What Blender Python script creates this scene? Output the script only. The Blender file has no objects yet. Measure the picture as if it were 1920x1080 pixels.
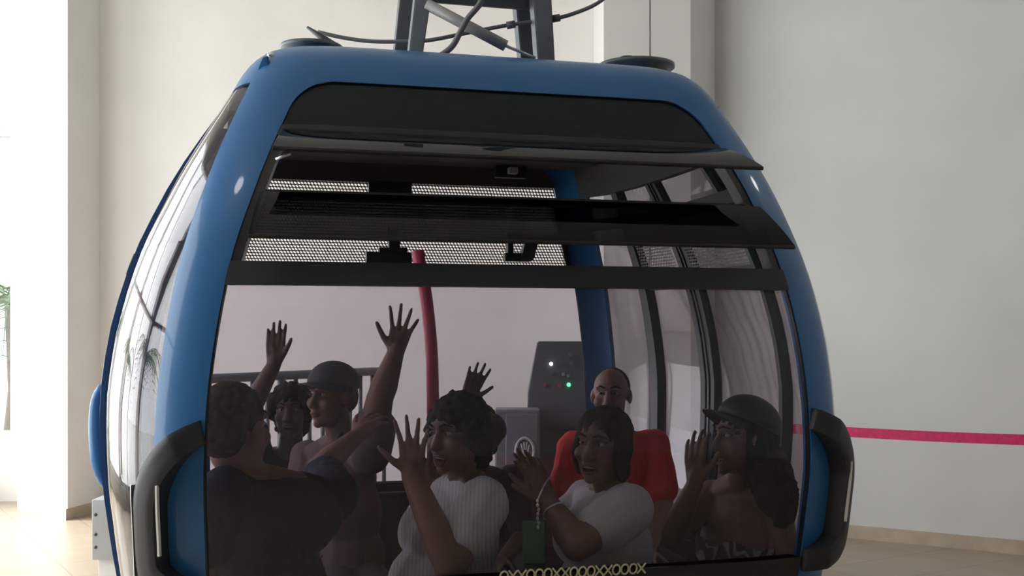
import bpy, bmesh, math, random
from mathutils import Vector, Matrix, noise
random.seed(7)
sc = bpy.context.scene
COL = sc.collection
PI = math.pi

# ------------------------------------------------------------------ camera
F, HY, EYE = 2100.0, 620.0, 1.5
cd = bpy.data.cameras.new('camera'); cam = bpy.data.objects.new('camera', cd); COL.objects.link(cam)
cam.location = (0, 0, EYE); cam.rotation_euler = (PI/2, 0, 0)
cd.sensor_width = 36; cd.lens = F/1920*36; cd.shift_y = 80/1920; cd.clip_end = 200
sc.camera = cam
sc.view_settings.view_transform = 'Standard'; sc.view_settings.look = 'None'
sc.view_settings.gamma = 1; sc.view_settings.use_curve_mapping = False
sc.view_settings.exposure = 0.0
def P(px, py, d):
    return Vector(((px-960)/F*d, d, EYE-(py-HY)/F*d))

# ------------------------------------------------------------------ materials
MATS = {}
def mat(name, col, rough=.5, metal=0., coat=0., spec=.5, var=0., vscale=8., bump=0., bscale=60., emit=None, estr=0.):
    if name in MATS: return MATS[name]
    m = bpy.data.materials.new(name); m.use_nodes = True; nt = m.node_tree; b = nt.nodes['Principled BSDF']
    b.inputs['Base Color'].default_value = (*col, 1); b.inputs['Roughness'].default_value = rough
    b.inputs['Metallic'].default_value = metal; b.inputs['Coat Weight'].default_value = coat
    b.inputs['Coat Roughness'].default_value = .06; b.inputs['Specular IOR Level'].default_value = spec
    tc = nt.nodes.new('ShaderNodeTexCoord')
    if var:
        n = nt.nodes.new('ShaderNodeTexNoise'); n.inputs['Scale'].default_value = vscale; n.inputs['Detail'].default_value = 5
        nt.links.new(tc.outputs['Object'], n.inputs['Vector'])
        r = nt.nodes.new('ShaderNodeValToRGB')
        r.color_ramp.elements[0].position = .3; r.color_ramp.elements[1].position = .7
        r.color_ramp.elements[0].color = (*[max(0, c*(1-var)) for c in col], 1)
        r.color_ramp.elements[1].color = (*[min(1, c*(1+var)) for c in col], 1)
        nt.links.new(n.outputs['Fac'], r.inputs['Fac']); nt.links.new(r.outputs['Color'], b.inputs['Base Color'])
    if bump:
        n2 = nt.nodes.new('ShaderNodeTexNoise'); n2.inputs['Scale'].default_value = bscale; n2.inputs['Detail'].default_value = 4
        nt.links.new(tc.outputs['Object'], n2.inputs['Vector'])
        bp = nt.nodes.new('ShaderNodeBump'); bp.inputs['Strength'].default_value = bump; bp.inputs['Distance'].default_value = .01
        nt.links.new(n2.outputs['Fac'], bp.inputs['Height']); nt.links.new(bp.outputs['Normal'], b.inputs['Normal'])
    if emit:
        b.inputs['Emission Color'].default_value = (*emit, 1); b.inputs['Emission Strength'].default_value = estr
    MATS[name] = m; return m

def glass(name, tint, f0=.04, veil=0.):
    if name in MATS: return MATS[name]
    m = bpy.data.materials.new(name); m.use_nodes = True; nt = m.node_tree; nt.nodes.clear()
    out = nt.nodes.new('ShaderNodeOutputMaterial'); mix = nt.nodes.new('ShaderNodeMixShader')
    tr = nt.nodes.new('ShaderNodeBsdfTransparent'); tr.inputs['Color'].default_value = (*tint, 1)
    gl = nt.nodes.new('ShaderNodeBsdfGlossy'); gl.inputs['Roughness'].default_value = .02
    lw = nt.nodes.new('ShaderNodeLayerWeight'); lw.inputs['Blend'].default_value = .5
    pw = nt.nodes.new('ShaderNodeMath'); pw.operation = 'POWER'; pw.inputs[1].default_value = 5
    mu = nt.nodes.new('ShaderNodeMath'); mu.operation = 'MULTIPLY_ADD'; mu.inputs[1].default_value = 1-f0; mu.inputs[2].default_value = f0
    nt.links.new(lw.outputs['Facing'], pw.inputs[0]); nt.links.new(pw.outputs[0], mu.inputs[0]); nt.links.new(mu.outputs[0], mix.inputs['Fac'])
    src = tr
    if veil:  # even diffuse haze mixed in, imitating the reflection veil over the glass
        df = nt.nodes.new('ShaderNodeBsdfDiffuse'); df.inputs['Color'].default_value = (.48, .46, .58, 1)
        m2 = nt.nodes.new('ShaderNodeMixShader'); m2.inputs['Fac'].default_value = veil
        nt.links.new(tr.outputs[0], m2.inputs[1]); nt.links.new(df.outputs[0], m2.inputs[2]); src = m2
    nt.links.new(src.outputs[0], mix.inputs[1]); nt.links.new(gl.outputs[0], mix.inputs[2]); nt.links.new(mix.outputs[0], out.inputs['Surface'])
    MATS[name] = m; return m

def mesh_mat():
    m = bpy.data.materials.new('perforated_sheet'); m.use_nodes = True; nt = m.node_tree; b = nt.nodes['Principled BSDF']
    b.inputs['Base Color'].default_value = (.12, .12, .125, 1); b.inputs['Roughness'].default_value = .5
    out = nt.nodes['Material Output']
    uv = nt.nodes.new('ShaderNodeUVMap')
    vo = nt.nodes.new('ShaderNodeTexVoronoi'); vo.inputs['Scale'].default_value = 70; vo.inputs['Randomness'].default_value = 0.0
    nt.links.new(uv.outputs['UV'], vo.inputs['Vector'])
    lt = nt.nodes.new('ShaderNodeMath'); lt.operation = 'LESS_THAN'; lt.inputs[1].default_value = .37
    nt.links.new(vo.outputs['Distance'], lt.inputs[0])
    tr = nt.nodes.new('ShaderNodeBsdfTransparent'); mx = nt.nodes.new('ShaderNodeMixShader')
    nt.links.new(lt.outputs[0], mx.inputs['Fac']); nt.links.new(b.outputs[0], mx.inputs[1]); nt.links.new(tr.outputs[0], mx.inputs[2])
    nt.links.new(mx.outputs[0], out.inputs['Surface'])
    MATS['mesh'] = m; return m

BLUE = mat('gloss_blue_paint', (.028, .140, .35), .38, 0, .28, spec=.25, var=.04, vscale=3)
BLUED = mat('deep_blue_frame', (.016, .075, .26), .3, 0, .3)
BLACK = mat('black_plastic', (.022, .024, .026), .45, var=.15, vscale=30)
BLACKG = mat('black_gloss_trim', (.016, .018, .02), .3)
BARG = mat('charcoal_bar', (.032, .037, .044), .5)
SILVER = mat('brushed_silver', (.62, .62, .62), .32, .9)
CHROME = mat('chrome', (.8, .8, .8), .1, 1.)
STEELG = mat('grey_painted_steel', (.13, .15, .165), .5, .3, var=.1, vscale=12)
STEELD = mat('dark_grey_steel', (.075, .088, .1), .5, .3)
HOSE = mat('grey_rubber_hose', (.15, .15, .15), .55)
STRUT = mat('strut_body', (.30, .295, .28), .45)
LINING = mat('cabin_lining', (.035, .040, .046), .7)
BENCH = mat('bench_vinyl', (.04, .045, .05), .5, bump=.2)
CABFLOOR = mat('cabin_floor_rubber', (.06, .06, .065), .8)
REDPOLE = mat('red_pole_paint', (.80, .12, .20), .3)
WHITEREF = mat('white_strip', (.75, .74, .70), .4)
CREAM = mat('cream_print', (.62, .56, .34), .5)
GL_FRONT = glass('tinted_front_glass', (.83, .81, .835), .030, .012)
GL_REAR = glass('tinted_rear_glass', (.885, .87, .89), .022)
GL_SIDE = glass('clear_side_glass', (.69, .66, .68), .05)
GL_SIDE_UP = glass('smoked_side_glass', (.62, .60, .62), .05)
GL_SMOKE = glass('smoked_vent_glass', (.13, .13, .14), .03)
GL_TOP = glass('black_top_glass', (.10, .11, .11), .035)
TOPG = mat('black_coated_glass', (.007, .012, .015), .22, spec=.3)
GL_WIN = glass('window_glass', (.96, .97, .97), .04)
MESH = mesh_mat()

# ------------------------------------------------------------------ object helpers
def link(name, me, m, parent=None, smooth=True):
    o = bpy.data.objects.new(name, me); COL.objects.link(o)
    if m is not None:
        me.materials.clear(); me.materials.append(m)
    if smooth:
        for p in me.polygons: p.use_smooth = True
    if parent is not None: o.parent = parent
    return o
def obj(name, bm, m, parent=None, smooth=False):
    me = bpy.data.meshes.new(name); bmesh.ops.recalc_face_normals(bm, faces=bm.faces); bm.to_mesh(me); bm.free()
    return link(name, me, m, parent, smooth)
def tag(o, label, cat, group=None, kind=None):
    o['label'] = label; o['category'] = cat
    if group: o['group'] = group
    if kind: o['kind'] = kind
    return o
def empty(name, loc, rz=0):
    o = bpy.data.objects.new(name, None); COL.objects.link(o); o.location = loc; o.rotation_euler = (0, 0, rz); o.empty_display_size = .2
    return o
def struct(o, label, cat):
    o['kind'] = 'structure'; o['label'] = label; o['category'] = cat; return o
def box(bm, lo, hi, bev=0.):
    b2 = bmesh.new()
    bmesh.ops.create_cube(b2, size=1)
    lo, hi = Vector(lo), Vector(hi)
    for v in b2.verts:
        v.co = Vector([lo[i]+(v.co[i]+.5)*(hi[i]-lo[i]) for i in range(3)])
    if bev: bmesh.ops.bevel(b2, geom=list(b2.edges), offset=bev, segments=2, affect='EDGES', profile=.6)
    join(bm, b2)
def join(bm, b2, M=None):
    vm = {}
    for v in b2.verts: vm[v] = bm.verts.new(M @ v.co if M else v.co)
    for f in b2.faces:
        try: bm.faces.new([vm[v] for v in f.verts])
        except ValueError: pass
    b2.free()
def frame_of(d):
    d = d.normalized(); a = Vector((0, 0, 1)) if abs(d.z) < .9 else Vector((1, 0, 0))
    x = d.cross(a).normalized(); y = x.cross(d).normalized()
    return x, y
def rc(bm, p0, p1, r0, r1, seg=14, cap=4):          # rounded cone, closed
    p0, p1 = Vector(p0), Vector(p1); d = p1-p0
    if d.length < 1e-6: d = Vector((0, 0, 1e-4))
    x, y = frame_of(d); z = d.normalized()
    rings = []
    for i in range(1, cap+1):
        a = PI/2*(1-i/cap); rings.append((p0-z*(r0*math.sin(a)), r0*math.cos(a)))
    for i in range(0, cap):
        a = PI/2*i/cap; rings.append((p1+z*(r1*math.sin(a)), r1*math.cos(a)))
    R = [[bm.verts.new(c+x*(r*math.cos(2*PI*k/seg))+y*(r*math.sin(2*PI*k/seg))) for k in range(seg)] for c, r in rings]
    a = bm.verts.new(p0-z*r0); b = bm.verts.new(p1+z*r1)
    for k in range(seg):
        k2 = (k+1) % seg
        bm.faces.new((a, R[0][k2], R[0][k])); bm.faces.new((b, R[-1][k], R[-1][k2]))
        for i in range(len(R)-1): bm.faces.new((R[i][k], R[i][k2], R[i+1][k2], R[i+1][k]))
def ell(bm, c, r, B=None, seg=20, rings=12):        # ellipsoid with basis B (3 vectors)
    b2 = bmesh.new(); bmesh.ops.create_uvsphere(b2, u_segments=seg, v_segments=rings, radius=1)
    if B is None: B = (Vector((1, 0, 0)), Vector((0, 1, 0)), Vector((0, 0, 1)))
    c = Vector(c)
    if isinstance(r, (int, float)): r = (r, r, r)
    for v in b2.verts: v.co = c+B[0]*(v.co.x*r[0])+B[1]*(v.co.y*r[1])+B[2]*(v.co.z*r[2])
    join(bm, b2)
def tube(bm, pts, r, seg=10, flat=None):            # swept tube, capped; r number or list
    pts = [Vector(p) for p in pts]; n = len(pts); R = []
    px = None
    for i, p in enumerate(pts):
        d = (pts[min(i+1, n-1)]-pts[max(i-1, 0)]).normalized()
        if px is None: x = frame_of(d)[0]; y = d.cross(x)
        else:
            x = (px-d*px.dot(d)).normalized(); y = d.cross(x)
        px = x
        rr = r[i] if isinstance(r, (list, tuple)) else r
        R.append([bm.verts.new(p+x*(rr*math.cos(2*PI*k/seg))+y*(rr*math.sin(2*PI*k/seg))) for k in range(seg)])
    for i in range(n-1):
        for k in range(seg):
            k2 = (k+1) % seg; bm.faces.new((R[i][k], R[i][k2], R[i+1][k2], R[i+1][k]))
    bm.faces.new(R[0][::-1]); bm.faces.new(R[-1])
def spline(pts, n=8):
    pts = [Vector(p) for p in pts]; out = []
    for i in range(len(pts)-1):
        p0 = pts[max(i-1, 0)]; p1 = pts[i]; p2 = pts[i+1]; p3 = pts[min(i+2, len(pts)-1)]
        for k in range(n):
            t = k/n
            out.append(.5*((2*p1)+(p2-p0)*t+(2*p0-5*p1+4*p2-p3)*t*t+(3*p1-p0-3*p2+p3)*t**3))
    out.append(pts[-1]); return out
def lathe(bm, prof, c=(0, 0, 0), seg=32):
    c = Vector(c); R = []
    for r, z in prof: R.append([bm.verts.new(c+Vector((r*math.cos(2*PI*k/seg), r*math.sin(2*PI*k/seg), z))) for k in range(seg)])
    for i in range(len(R)-1):
        for k in range(seg):
            k2 = (k+1) % seg; bm.faces.new((R[i][k], R[i][k2], R[i+1][k2], R[i+1][k]))
    bm.faces.new(R[0][::-1]); bm.faces.new(R[-1])
def prism(bm, poly, z0, z1):
    a = [bm.verts.new((x, y, z0)) for x, y in poly]; b = [bm.verts.new((x, y, z1)) for x, y in poly]; n = len(poly)
    bm.faces.new(a[::-1]); bm.faces.new(b)
    for i in range(n): bm.faces.new((a[i], a[(i+1) % n], b[(i+1) % n], b[i]))
def grid(rows, uv=None):                            # rows: list of equally long lists of points
    bm = bmesh.new(); V = [[bm.verts.new(p) for p in r] for r in rows]
    for i in range(len(V)-1):
        for j in range(len(V[0])-1): bm.faces.new((V[i][j], V[i][j+1], V[i+1][j+1], V[i+1][j]))
    return bm
def shell(name, rows, th, m, parent, smooth=True):  # grid given thickness th (towards the second set of rows = inner)
    outer, inner = rows
    bm = bmesh.new(); A = [[bm.verts.new(p) for p in r] for r in outer]; B = [[bm.verts.new(p) for p in r] for r in inner]
    n, k = len(A), len(A[0])
    for i in range(n-1):
        for j in range(k-1):
            bm.faces.new((A[i][j], A[i][j+1], A[i+1][j+1], A[i+1][j])); bm.faces.new((B[i][j+1], B[i][j], B[i+1][j], B[i+1][j+1]))
    for i in range(n-1):
        bm.faces.new((A[i][0], A[i+1][0], B[i+1][0], B[i][0])); bm.faces.new((A[i+1][-1], A[i][-1], B[i][-1], B[i+1][-1]))
    for j in range(k-1):
        bm.faces.new((A[0][j+1], A[0][j], B[0][j], B[0][j+1])); bm.faces.new((A[-1][j], A[-1][j+1], B[-1][j+1], B[-1][j]))
    o = obj(name, bm, m, parent, smooth)
    if smooth:
        md = o.modifiers.new('split', 'EDGE_SPLIT'); md.split_angle = math.radians(40)
    return o

# ================================================================== THE STATION
def wall_mat(name, c1, var=.04):
    return mat(name, c1, .9, var=var, vscale=1.3, bump=.05, bscale=25)
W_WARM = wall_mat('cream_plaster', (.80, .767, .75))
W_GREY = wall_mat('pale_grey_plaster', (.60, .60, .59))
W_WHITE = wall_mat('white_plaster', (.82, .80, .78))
SKIRT = mat('beige_skirting', (.46, .38, .29), .5, var=.1)
# floor: beige tiles
def floor_mat():
    m = bpy.data.materials.new('beige_tiles'); m.use_nodes = True; nt = m.node_tree; b = nt.nodes['Principled BSDF']
    tc = nt.nodes.new('ShaderNodeTexCoord'); mp = nt.nodes.new('ShaderNodeMapping'); mp.inputs['Rotation'].default_value = (0, 0, math.radians(-32))
    br = nt.nodes.new('ShaderNodeTexBrick'); br.offset = 0; br.inputs['Scale'].default_value = 1
    br.inputs['Color1'].default_value = (.40, .32, .235, 1); br.inputs['Color2'].default_value = (.43, .35, .26, 1); br.inputs['Mortar'].default_value = (.30, .24, .18, 1)
    br.inputs['Mortar Size'].default_value = .006; br.inputs['Brick Width'].default_value = .45; br.inputs['Row Height'].default_value = .45
    nt.links.new(tc.outputs['Object'], mp.inputs[0]); nt.links.new(mp.outputs[0], br.inputs['Vector'])
    nz = nt.nodes.new('ShaderNodeTexNoise'); nz.inputs['Scale'].default_value = 5; nz.inputs['Detail'].default_value = 6
    nt.links.new(tc.outputs['Object'], nz.inputs['Vector'])
    mx = nt.nodes.new('ShaderNodeMix'); mx.data_type = 'RGBA'; mx.blend_type = 'MULTIPLY'; mx.inputs[0].default_value = .25
    nt.links.new(br.outputs['Color'], mx.inputs[6]); nt.links.new(nz.outputs['Fac'], mx.inputs[7]); nt.links.new(mx.outputs[2], b.inputs['Base Color'])
    b.inputs['Roughness'].default_value = .35
    return m
bm = bmesh.new(); box(bm, (-5.2, -6, -.1), (7.5, 10.6, 0)); struct(obj('floor', bm, floor_mat()), 'beige tiled platform floor of the cable car station', 'floor')
bm = bmesh.new(); box(bm, (-5.2, -6, 5.6), (7.5, 10.6, 5.8)); struct(obj('ceiling', bm, W_GREY), 'plain pale ceiling high above the platform', 'ceiling')
bm = bmesh.new(); box(bm, (-3.62, 9.3, 0), (1.6, 9.5, 5.6)); struct(obj('wall_back', bm, W_WARM), 'warm cream wall behind the blue cabin', 'wall')
# left pilaster: sunlit face turning a corner to a shaded return
bm = bmesh.new(); prism(bm, [(-3.52, 8.87), (-3.40, 9.4), (-4.2, 9.9), (-4.16, 9.42)], 0, 5.6)
struct(obj('column_left', bm, W_WHITE), 'white sunlit wall pier with a shaded side left of the cabin', 'pillar')
bm = bmesh.new(); prism(bm, [(-3.525, 8.85), (-3.385, 9.38), (-3.40, 9.4), (-3.52, 8.87)], 0, .09)
struct(obj('baseboard_left', bm, SKIRT), 'low beige skirting at the foot of the white pier', 'baseboard')
# far left window wall
bm = bmesh.new(); wy = 9.85
x0, x1, z0, z1 = -5.1, P(30, 0, wy).x, P(0, 822, wy).z, P(0, 240, wy).z
box(bm, (-5.2, wy, 0), (x0, wy+.2, 5.6)); box(bm, (x1, wy, 0), (-4.0, wy+.2, 5.6)); box(bm, (x0, wy, 0), (x1, wy+.2, z0)); box(bm, (x0, wy, z1), (x1, wy+.2, 5.6))
struct(obj('wall_far', bm, W_WHITE), 'white wall with a tall window at the far left', 'wall')
FRAMEW = mat('white_window_frame', (.8, .8, .8), .4)
wr = empty('window_1', ((x0+x1)/2, wy+.1, z0)); struct(wr, 'tall white framed window looking onto palms at far left', 'window')
def bx(name, lo, hi, m, parent=None, bev=0., smooth=False, loc=None):
    bm = bmesh.new(); box(bm, lo, hi, bev); return obj(name, bm, m, parent, smooth)
w2, hh = (x1-x0)/2, z1-z0
bm = bmesh.new()
for a, b_ in (((-w2, -.06, 0), (-w2+.06, .06, hh)), ((w2-.07, -.06, 0), (w2, .06, hh)), ((-w2+.06, -.052, 0), (w2-.07, .052, .06)), ((-w2+.06, -.052, hh-.06), (w2-.07, .052, hh)), ((.05, -.04, .06), (.11, .04, hh-.06))): box(bm, a, b_, .006)
obj('window_frame', bm, FRAMEW, wr); bx('pane', (-w2+.03, -.004, .03), (w2-.03, .004, hh-.03), glass('dimming_window_glass', (.52, .53, .53), .04), wr)  # pane tint added to dim the overbright view outside
# left wall with the tall glazed openings the daylight comes through
WL = -5.0
bm = bmesh.new()
ops = [(1.2, 3.9), (4.2, 6.7), (7.0, 9.55)]
ys = -6
for a, b_ in ops:
    box(bm, (WL-.2, ys, 0), (WL, a, 5.6)); box(bm, (WL-.2, a, 0), (WL, b_, .25)); box(bm, (WL-.2, a, 4.9), (WL, b_, 5.6)); ys = b_
box(bm, (WL-.2, ys, 0), (WL, 10, 5.6))
struct(obj('wall_left', bm, W_WHITE), 'white wall of tall daylight windows left of the platform', 'wall')
for i, (a, b_) in enumerate(ops):
    wo = empty('window_%d' % (i+2), (WL-.1, (a+b_)/2, .25)); struct(wo, ['tall window nearest the camera in the left wall', 'tall window in the middle of the left wall', 'tall window at the far end of the left wall'][i], 'window')
    h2 = (b_-a)/2; bm = bmesh.new()
    for q in (-h2, -.03, h2-.06): box(bm, (-.05, q, 0), (.05, q+.06, 4.65), .006)
    for q in (0, 2.2, 4.59): box(bm, (-.05, -h2, q), (.05, h2, q+.06), .006)
    obj('window_frame', bm, FRAMEW, wo); bx('pane', (-.004, -h2, 0), (.004, h2, 4.65), GL_WIN, wo)
# pier behind the cabin on the right with a joint line
bm = bmesh.new(); yp = 8.3
xa, xj, xb = P(1132, 0, yp).x, P(1219, 0, yp).x, P(1295, 0, yp).x
prism(bm, [(xa, yp), (xj-.006, yp), (xj-.006, yp+.03), (xj+.006, yp+.03), (xj+.006, yp), (xb, yp), (1.567, 8.66), (1.567, 9.5), (xa, 9.5)], 0, 5.6)
struct(obj('column_right', bm, wall_mat('pier_plaster', (.74, .735, .725))), 'pale grey wall pier with a vertical joint behind the cabin', 'pillar')
# oblique right wall
def wb(x): return 8.66-.624*(x-1.567)
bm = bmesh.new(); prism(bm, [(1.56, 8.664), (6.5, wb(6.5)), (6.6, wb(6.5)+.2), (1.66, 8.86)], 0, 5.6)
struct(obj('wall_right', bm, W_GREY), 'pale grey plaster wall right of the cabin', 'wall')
bm = bmesh.new(); prism(bm, [(1.56, 8.648), (6.5, wb(6.5)-.016), (6.5, wb(6.5)), (1.56, 8.664)], 0, .095)
struct(obj('baseboard_right', bm, SKIRT), 'beige tile skirting along the foot of the right wall', 'baseboard')
bm = bmesh.new(); box(bm, (6.5, -6, 0), (6.7, wb(6.5)+.1, 5.6)); struct(obj('wall_side', bm, W_GREY), 'plain pale side wall out of view on the right', 'wall')
bm = bmesh.new(); box(bm, (-5.2, -6.2, 0), (6.6, -6, 5.6))
struct(obj('wall_front', bm, W_GREY), 'plain pale wall behind the camera', 'wall')
bm = bmesh.new(); box(bm, (-40, -40, -.3), (40, 40, -.12)); struct(obj('ground', bm, mat('pale_paving', (.6, .6, .56), .9)), 'pale paving outside the station', 'ground')

# palms outside the windows
FROND = mat('palm_leaf', (.10, .19, .05), .6, var=.3); TRUNK = mat('palm_trunk', (.25, .19, .13), .9, var=.3)
def palm(x, y, h, lab, seed):
    rnd = random.Random(seed)
    r = empty('palm_tree', (x, y, -.12)); tag(r, lab, 'tree')
    bm = bmesh.new(); tube(bm, [(0, 0, 0), (.05, .02, h*.5), (0, 0, h)], [.16, .12, .1], 12); obj('trunk', bm, TRUNK, r, True)
    for k in range(13):
        a = 2*PI*k/13+rnd.random()*.3; L = 1.5+rnd.random()*.5; up = .35+rnd.random()*.7
        rib = [Vector((math.cos(a)*L*t, math.sin(a)*L*t, h+up*t*1.6-1.9*t*t*(.5+.3*rnd.random()*0+.2))) for t in [i/12 for i in range(13)]]
        bm = bmesh.new(); tube(bm, rib, [.02*(1-i/14) for i in range(13)], 5)
        side = Vector((-math.sin(a), math.cos(a), 0))
        for i in range(1, 13):
            for s in (-1, 1):
                l = .5*math.sin(PI*(i/13)**.8)+.08
                p = rib[i]; tip = p+side*(s*l)+Vector((math.cos(a)*.15, math.sin(a)*.15, -.3*l)); w = Vector((math.cos(a), math.sin(a), 0))*.035
                th = Vector((0, 0, .004)); v = [bm.verts.new(q) for q in (p-w+th, p+w+th, tip+th, p-w-th, p+w-th, tip-th)]
                bm.faces.new(v[:3]); bm.faces.new(v[3:][::-1]); bm.faces.new((v[0], v[2], v[5], v[3])); bm.faces.new((v[2], v[1], v[4], v[5])); bm.faces.new((v[1], v[0], v[3], v[4]))
        obj('frond', bm, FROND, r)
palm(-5.6, 12.6, 1.9, 'green palm seen through the tall window at far left', 1)
palm(-7.8, 4.6, 2.4, 'green palm outside the middle of the left wall', 2)
palm(-8.0, 8.9, 2.0, 'green palm outside the far end of the left wall', 3)

# ================================================================== THE CABIN
YAW = math.radians(15); C0 = Vector((-.222, 4.132, 0))
UX = Vector((math.cos(YAW), math.sin(YAW), 0)); VX = Vector((-math.sin(YAW), math.cos(YAW), 0))
def CL(u, v, z): return C0+UX*u+VX*v+Vector((0, 0, z))       # cabin-local to world
def wl0(p):
    d = p-C0; return Vector((d.dot(UX), d.dot(VX), p.z))
cab = empty('gondola_cabin', C0, YAW)
tag(cab, 'glossy blue cable car cabin full of waving passengers, hanging at the platform', 'cable car cabin')
TB = [(0.12, 0.83, 0.7), (0.35, 0.91, 0.8), (0.6, 0.96, 0.85), (0.8, 0.996, 0.868), (0.95, 1.024, 0.873), (1.1, 1.044, 0.877), (1.3, 1.04, 0.87), (1.5, 1.024, 0.845), (1.7, 0.983, 0.804), (1.9, 0.922, 0.738), (2.05, 0.853, 0.679), (2.2, 0.765, 0.612), (2.27, 0.72, 0.578), (2.33, 0.665, 0.535), (2.37, 0.59, 0.48), (2.39, 0.48, 0.4)]
def prof(z):
    if z <= TB[0][0]: i = 0
    else:
        i = len(TB)-2
        for k in range(len(TB)-1):
            if z <= TB[k+1][0]: i = k; break
    t = (z-TB[i][0])/(TB[i+1][0]-TB[i][0])
    t = max(0, min(1, t))
    # smooth (catmull) interpolation
    def ci(c):
        p1, p2 = TB[i][c], TB[i+1][c]; p0 = TB[max(i-1, 0)][c]; p3 = TB[min(i+2, len(TB)-1)][c]
        z0_, z1_, z2_, z3_ = TB[max(i-1, 0)][0], TB[i][0], TB[i+1][0], TB[min(i+2, len(TB)-1)][0]
        m1 = (p2-p0)/max(z2_-z0_, 1e-6)*(z2_-z1_); m2 = (p3-p1)/max(z3_-z1_, 1e-6)*(z2_-z1_)
        return (2*t**3-3*t*t+1)*p1+(t**3-2*t*t+t)*m1+(-2*t**3+3*t*t)*p2+(t**3-t*t)*m2
    b, w = ci(1), ci(2)
    return b/.975, w, w+.2
NEXP = 8
def sp(th, z, off=0.):                              # shell point at polar angle th
    bb, w, a = prof(z); c, s = math.cos(th), math.sin(th)
    r = (abs(c)**NEXP+abs(s)**NEXP)**(-1/NEXP)
    u, v = r*c, r*s
    n = Vector((math.copysign(abs(u)**(NEXP-1), u)/a, math.copysign(abs(v)**(NEXP-1), v)/bb, 0)).normalized()
    return Vector((a*u, bb*v, z))+n*off
def fp(u, z, off=0., sg=-1):                        # front (sg -1) or rear face point
    bb, w, a = prof(z); q = min(abs(u)/a, .999); v = (1-q**NEXP)**(1/NEXP)
    n = Vector((math.copysign(q**(NEXP-1), u)/a, sg*v**(NEXP-1)/bb, 0)).normalized()
    return Vector((u, sg*bb*v, z))+n*off
ZWT, ZWB, RC = 2.225, .815, .085
def uw(z):                                          # half width of the end windows, rounded at the top
    w = prof(z)[1]
    if z > ZWT-RC: w = w-RC+math.sqrt(max(0, RC*RC-(z-(ZWT-RC))**2))
    return w
THS = math.atan2(.9, (1-.9**8)**.125)
def thw(z, sg=-1):
    bb, w, a = prof(z); q = uw(z)/a; v = (1-q**NEXP)**(1/NEXP); return math.atan2(v, q)
def zs(a, b, n): return [a+(b-a)*i/n for i in range(n+1)]
def corner_th(t, su, sv, tw):                       # t 0 at the window edge, 1 at the side opening
    th = tw+(THS-tw)*t
    return {(1, -1): -th, (-1, -1): -(PI-th), (1, 1): th, (-1, 1): PI-th}[(su, sv)]
ZP = zs(.35, ZWT-RC, 34)+[ZWT-RC+RC*math.sin(PI/2*i/8) for i in range(1, 9)]
for su in (-1, 1):
    for sv in (-1, 1):
        rows = [[], []]
        for z in ZP:
            tw = thw(z)
            for k, off in ((0, 0), (1, -.032)): rows[k].append([sp(corner_th(i/16, su, sv, tw), z, off) for i in range(17)])
        shell('corner_pillar', rows, 0, BLUE, cab)
# roof: upper rim ring above the windows and the closed roof top
zr = zs(ZWT, 2.39, 8)
rows = [[], []]
for z in zr:
    for k, off in ((0, 0), (1, -.03)): rows[k].append([sp(2*PI*i/160, z, off) for i in range(161)])
shell('roof_rim', rows, 0, BLUE, cab)
bm = bmesh.new(); V = [bm.verts.new(sp(2*PI*i/80, 2.385, -.005)) for i in range(80)]; V2 = [bm.verts.new(sp(2*PI*i/80, 2.365, -.005)) for i in range(80)]
bm.faces.new(V); bm.faces.new(V2[::-1])
for i in range(80): bm.faces.new((V[i], V[(i+1) % 80], V2[(i+1) % 80], V2[i]))
obj('roof_panel', bm, BLUED, cab)
bm = bmesh.new(); V = [bm.verts.new(sp(2*PI*i/80, 2.24, -.05)) for i in range(80)]; V2 = [bm.verts.new(sp(2*PI*i/80, 2.215, -.05)) for i in range(80)]
bm.faces.new(V); bm.faces.new(V2[::-1])
for i in range(80): bm.faces.new((V[i], V[(i+1) % 80], V2[(i+1) % 80], V2[i]))
obj('ceiling_lining', bm, LINING, cab)
# floor pan and lower skirts
bm = bmesh.new(); V = [bm.verts.new(sp(2*PI*i/80, .12, -.02)) for i in range(80)]; V2 = [bm.verts.new(sp(2*PI*i/80, .06, -.06)) for i in range(80)]
bm.faces.new(V); bm.faces.new(V2[::-1])
for i in range(80): bm.faces.new((V[i], V[(i+1) % 80], V2[(i+1) % 80], V2[i]))
obj('floor_pan', bm, CABFLOOR, cab)
rows = [[], []]
for z in zs(.12, .35, 5):
    for k, off in ((0, 0), (1, -.03)): rows[k].append([sp(2*PI*i/120, z, off) for i in range(121)])
shell('lower_skirt', rows, 0, BLACK, cab)
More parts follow.
